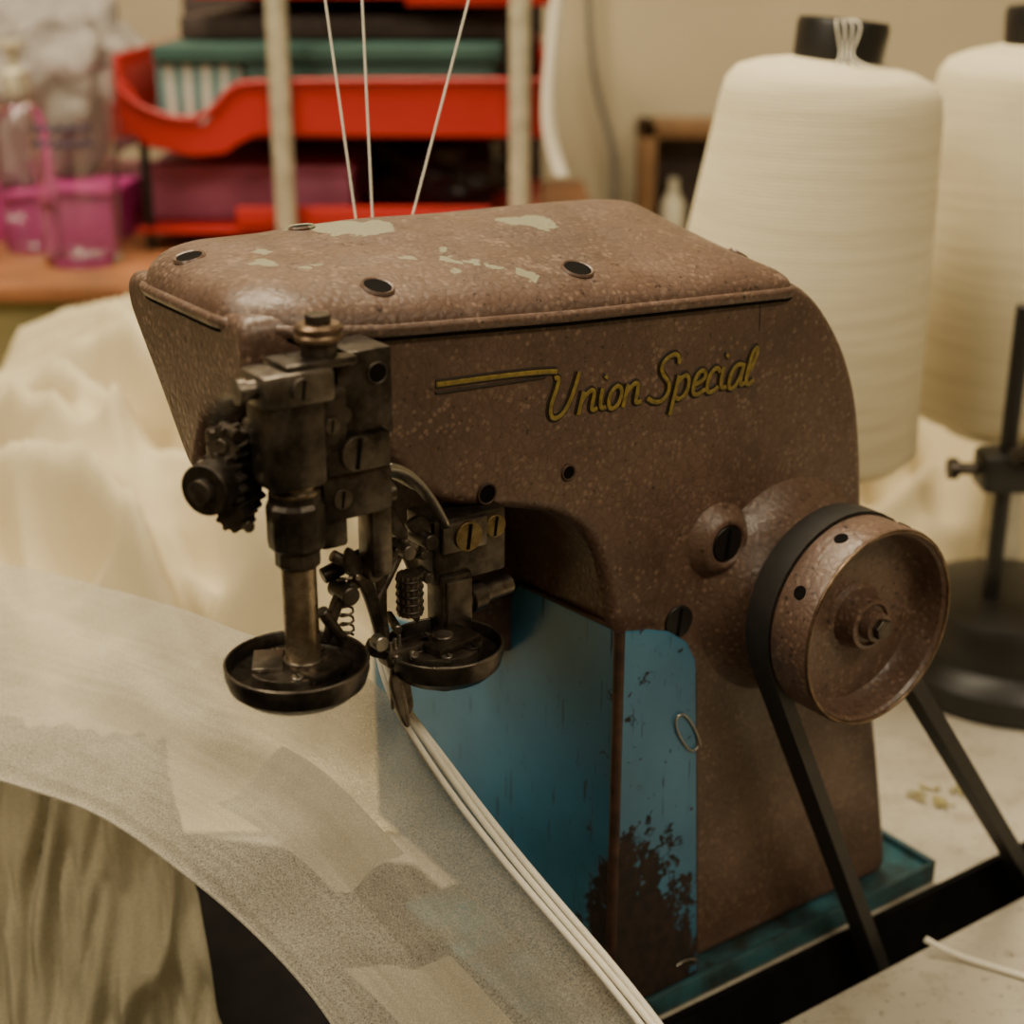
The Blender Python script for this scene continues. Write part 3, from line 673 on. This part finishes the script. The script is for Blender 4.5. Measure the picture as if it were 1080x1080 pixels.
M_shelf=simple("dark_shelf_back",(.05,.03,.025),.7)
TR=group("letter_tray_rack",(-.16,1.58,.193))
P=[(-.356,.3515),(-.343,.330),(-.318,.318),(-.286,.313),(-.270,.332),(-.258,.348),(-.238,.3515),(.031,.3515),(.031,.3005),(-.237,.3035),(-.255,.295),(-.268,.286),(-.299,.2835),(-.34,.292),(-.362,.309),(-.367,.335),(-.366,.352)]
plate("tray_front_lip",P,1.445,1.452,M_red,TR,.002)
box("tray_floor",-.36,.031,1.452,1.78,.300,.305,M_red,TR,.001);box("tray_side_l",-.367,-.360,1.45,1.78,.300,.375,M_red,TR,.001);box("tray_side_r",.026,.033,1.45,1.78,.300,.375,M_red,TR,.001)
tube("tray_lip_bead",[[(-.366,1.443,.352),(-.358,1.443,.336),(-.330,1.443,.321),(-.290,1.443,.314),(-.268,1.443,.334),(-.256,1.443,.350),(-.236,1.443,.352),(.031,1.443,.352)]],.003,M_red,TR)
box("tray_lower_lip",-.262,-.02,1.448,1.456,.216,.236,M_red,TR,.002);box("tray_lower_floor",-.36,.031,1.452,1.78,.210,.215,M_red,TR,.001)
box("tray_upper_lip",-.10,.045,1.50,1.507,.415,.440,M_red,TR,.002);box("tray_upper_floor",-.30,.031,1.507,1.80,.422,.427,M_red,TR,.001)
box("rack_back",-.37,.035,1.79,1.80,.193,.43,M_shelf,TR,.001)
for k,x in enumerate((-.2127,.007)): cyl(f"rack_pole_{k}",(x,1.437,.193),(x,1.437,.60),.0098,M_pole,TR)
box("rack_post",-.352,-.344,1.46,1.468,.193,.30,M_black,TR,.001)
m,nt,b_=newmat("striped_page_edges");co=coords(nt);w=N(nt,"ShaderNodeTexWave");w.bands_direction='X';w.inputs["Scale"].default_value=18;w.inputs["Distortion"].default_value=1.5
nt.links.new(co,w.inputs[0]);nt.links.new(mixc(nt,w.outputs["Fac"],(.04,.18,.19),(.60,.60,.52)),b_.inputs[0]);M_str=m
BK=group("folder_stack",(-.16,1.6,.33))
box("teal_folder_lid",-.335,-.010,1.47,1.76,.366,.382,M_teal,BK,.002);box("teal_folder_body",-.25,-.015,1.475,1.76,.306,.364,M_teal,BK,.002)
box("striped_books",-.335,-.255,1.48,1.74,.306,.365,M_str,BK,.002)
box("upper_files",-.32,-.0,1.53,1.76,.384,.405,M_shelf,BK,.002)
PB=group("pink_storage_box",(-.25,1.6,.193));box("box_body",-.355,-.158,1.50,1.70,.216,.258,M_pink,PB,.003);box("box_lid",-.358,-.155,1.497,1.703,.258,.268,M_pink,PB,.003)
MB=group("magenta_carton",(-.5,1.6,.193));box("carton_body",-.62,-.385,1.50,1.70,.193,.240,M_mag,MB,.003);box("carton_lid",-.623,-.382,1.497,1.703,.240,.247,M_mag,MB,.002)
BG=group("black_plastic_bag",(-.065,1.56,.24))
bm=bmesh.new();bmesh.ops.create_icosphere(bm,subdivisions=5,radius=1)
for v in bm.verts:
    d=1+.22*noise.noise(v.co*2.2)+.10*noise.noise(v.co*6);v.co=Vector((v.co.x*.072*d-.065,v.co.y*.07*d+1.58,max(.217,v.co.z*.042*d+.255)))
me=bpy.data.meshes.new("bag");bm.to_mesh(me);bm.free();fin(bpy.data.objects.new("bag",me),BG,M_dkb,180)
mg,ntg,bg=newmat("clear_glass");bg.inputs["Base Color"].default_value=(.97,.97,.97,1);bg.inputs["Roughness"].default_value=.02;bg.inputs["Transmission Weight"].default_value=1;bg.inputs["IOR"].default_value=1.45
GL=group("drinking_glass",(-.396,1.40,.193))
lathe("glass_wall",[(.0001,.001),(.033,.0),(.0345,.003),(.0365,.07),(.042,.165),(.0425,.170),(.0412,.1705),(.0405,.165),(.0350,.07),(.0325,.010),(.0001,.008)],(-.396,1.40,.193),(0,0,1),mg,GL,48,60)
M_prt=simple("dark_print",(.05,.05,.10),.6)
for r_,zc in ((0,.305),(1,.318)):
    tube(f"glass_print_{r_}",[[(-.396+.0422*math.cos(t),1.40+.0422*math.sin(t),zc+.0035*math.sin(t*23)) for t in [(-2.3+.06*i) for i in range(24)]]],.0016,M_prt,GL)
mb,ntb,b2=newmat("clear_plastic_film");b2.inputs["Base Color"].default_value=(.50,.46,.43,1);b2.inputs["Roughness"].default_value=.3;b2.inputs["Transmission Weight"].default_value=.4
bump(ntb,b2,noise_t(ntb,coords(ntb),18,6,.7),.8,.02)
PL=group("clear_plastic_bag",(-.40,1.62,.33))
bm=bmesh.new();bmesh.ops.create_icosphere(bm,subdivisions=5,radius=1)
for v in bm.verts:
    d=1+.30*noise.noise(v.co*2.5)+.14*abs(noise.noise(v.co*7));v.co=Vector((v.co.x*.10*d-.475,v.co.y*.08*d+1.60,max(.248,v.co.z*.095*d+.335)))
me=bpy.data.meshes.new("film");bm.to_mesh(me);bm.free();fin(bpy.data.objects.new("film",me),PL,mb,180)
PBt=group("pump_bottle",(-.45,1.38,.193))
lathe("bottle_body",[(.022,0),(.025,.004),(.025,.115),(.020,.130),(.009,.138),(.009,.150)],(-.462,1.46,.193),(0,0,1),mg,PBt,40,50)
lathe("bottle_cap",[(.011,.146),(.012,.150),(.012,.165),(.006,.170),(.006,.185),(.012,.188),(.012,.194)],(-.462,1.46,.193),(0,0,1),M_plastic,PBt,32,40)
TP=group("hanging_white_tape",(.04,1.42,.35))
V=[];F=[];pts=[(.046,1.425,.62),(.042,1.42,.45),(.036,1.42,.38),(.033,1.42,.34),(.034,1.42,.31),(.040,1.42,.285),(.046,1.418,.268)]
cc=catm(pts,30)
for i,q in enumerate(cc): V+=[(q.x-.0062,q.y,q.z),(q.x+.0062,q.y+.003,q.z)]
for i in range(29): F.append((2*i,2*i+1,2*i+3,2*i+2))
ob=mesh("tape",V,F,M_white,TP,180);ob.modifiers.new("s","SOLIDIFY").thickness=.001
WC=group("wall_cable",(.11,1.93,.35));M_cab=simple("grey_cable",(.16,.15,.13),.5)
tube("cable",[[(.088,1.925,.62),(.09,1.925,.45),(.093,1.925,.36),(.105,1.925,.29),(.128,1.925,.235),(.130,1.925,.19),(.13,1.925,.05)]],.0042,M_cab,WC)
WF=group("wooden_frame_box",(.25,1.9,.2));M_fr=simple("brown_frame_wood",(.19,.095,.035),.5,scale=30)
for nm,q in (("frame_left",(.155,.175,.10,.268)),("frame_right",(.335,.355,.10,.268)),("frame_top",(.155,.355,.250,.268)),("frame_bottom",(.155,.355,.10,.118))):
    box(nm,q[0],q[1],1.87,1.945,q[2],q[3],M_fr,WF,.002)
box("frame_panel",.17,.34,1.925,1.94,.11,.26,M_shelf,WF,.001)
lathe("bottle_inside",[(.014,0),(.015,.004),(.015,.05),(.006,.065),(.006,.08)],(.20,1.90,.1185),(0,0,1),M_plastic,WF)

# ------------------------------------------------------------ room
M_wall=simple("beige_plaster",(.46,.39,.26),.85,var=.05,scale=5,bmp=.1)
M_floor=simple("grey_vinyl_floor",(.16,.14,.11),.6,scale=8)
M_ceil=simple("white_ceiling",(.7,.68,.6),.9,var=.02)
def room(nm,*q,mat): return box(nm,*q,mat,None,0)
room("wall_back",-2.6,2.6,1.96,2.06,-.75,1.9,mat=M_wall)
room("wall_left",-2.7,-2.6,-2.2,2.06,-.75,1.9,mat=M_wall)
room("wall_right",2.6,2.7,-2.2,2.06,-.75,1.9,mat=M_wall)
room("wall_front",-2.6,2.6,-2.3,-2.2,-.75,1.9,mat=M_wall)
room("floor",-2.7,2.7,-2.3,2.06,-.85,-.75,mat=M_floor)
room("ceiling",-2.7,2.7,-2.3,2.06,1.9,2.0,mat=M_ceil)

def area(nm,loc,target,size,sy,e,col):
    l=bpy.data.lights.new(nm,'AREA');l.shape='RECTANGLE';l.size=size;l.size_y=sy;l.energy=e;l.color=col
    o=bpy.data.objects.new(nm,l);COL.objects.link(o);o.location=(loc[0],loc[1],loc[2]+OZ)
    o.rotation_euler=(Vector(target)-Vector(loc)).to_track_quat('-Z','Y').to_euler();return o
area("ceiling_light",(-.35,1.0,1.80),(-.1,.75,.2),1.3,.5,50,(1,.84,.58))
area("ceiling_light.001",(.9,-.5,1.80),(.1,.7,.2),1.2,.5,28,(1,.85,.61))
area("ceiling_light.002",(-1.3,-.3,1.80),(0,.6,.15),1.2,.5,30,(1,.85,.61))
w=bpy.data.worlds.new("room_ambient");scene.world=w;w.use_nodes=True
w.node_tree.nodes["Background"].inputs[0].default_value=(1,.84,.6,1);w.node_tree.nodes["Background"].inputs[1].default_value=.3

cam=bpy.data.cameras.new("camera");co_=bpy.data.objects.new("camera",cam);COL.objects.link(co_)
cam.lens=36*1600/1080;cam.sensor_width=36;cam.clip_start=.02
co_.location=(0,0,.469+OZ);co_.rotation_euler=(math.radians(90-20.5),0,0)
cam.dof.use_dof=True;cam.dof.focus_distance=.58;cam.dof.aperture_fstop=7
scene.camera=co_
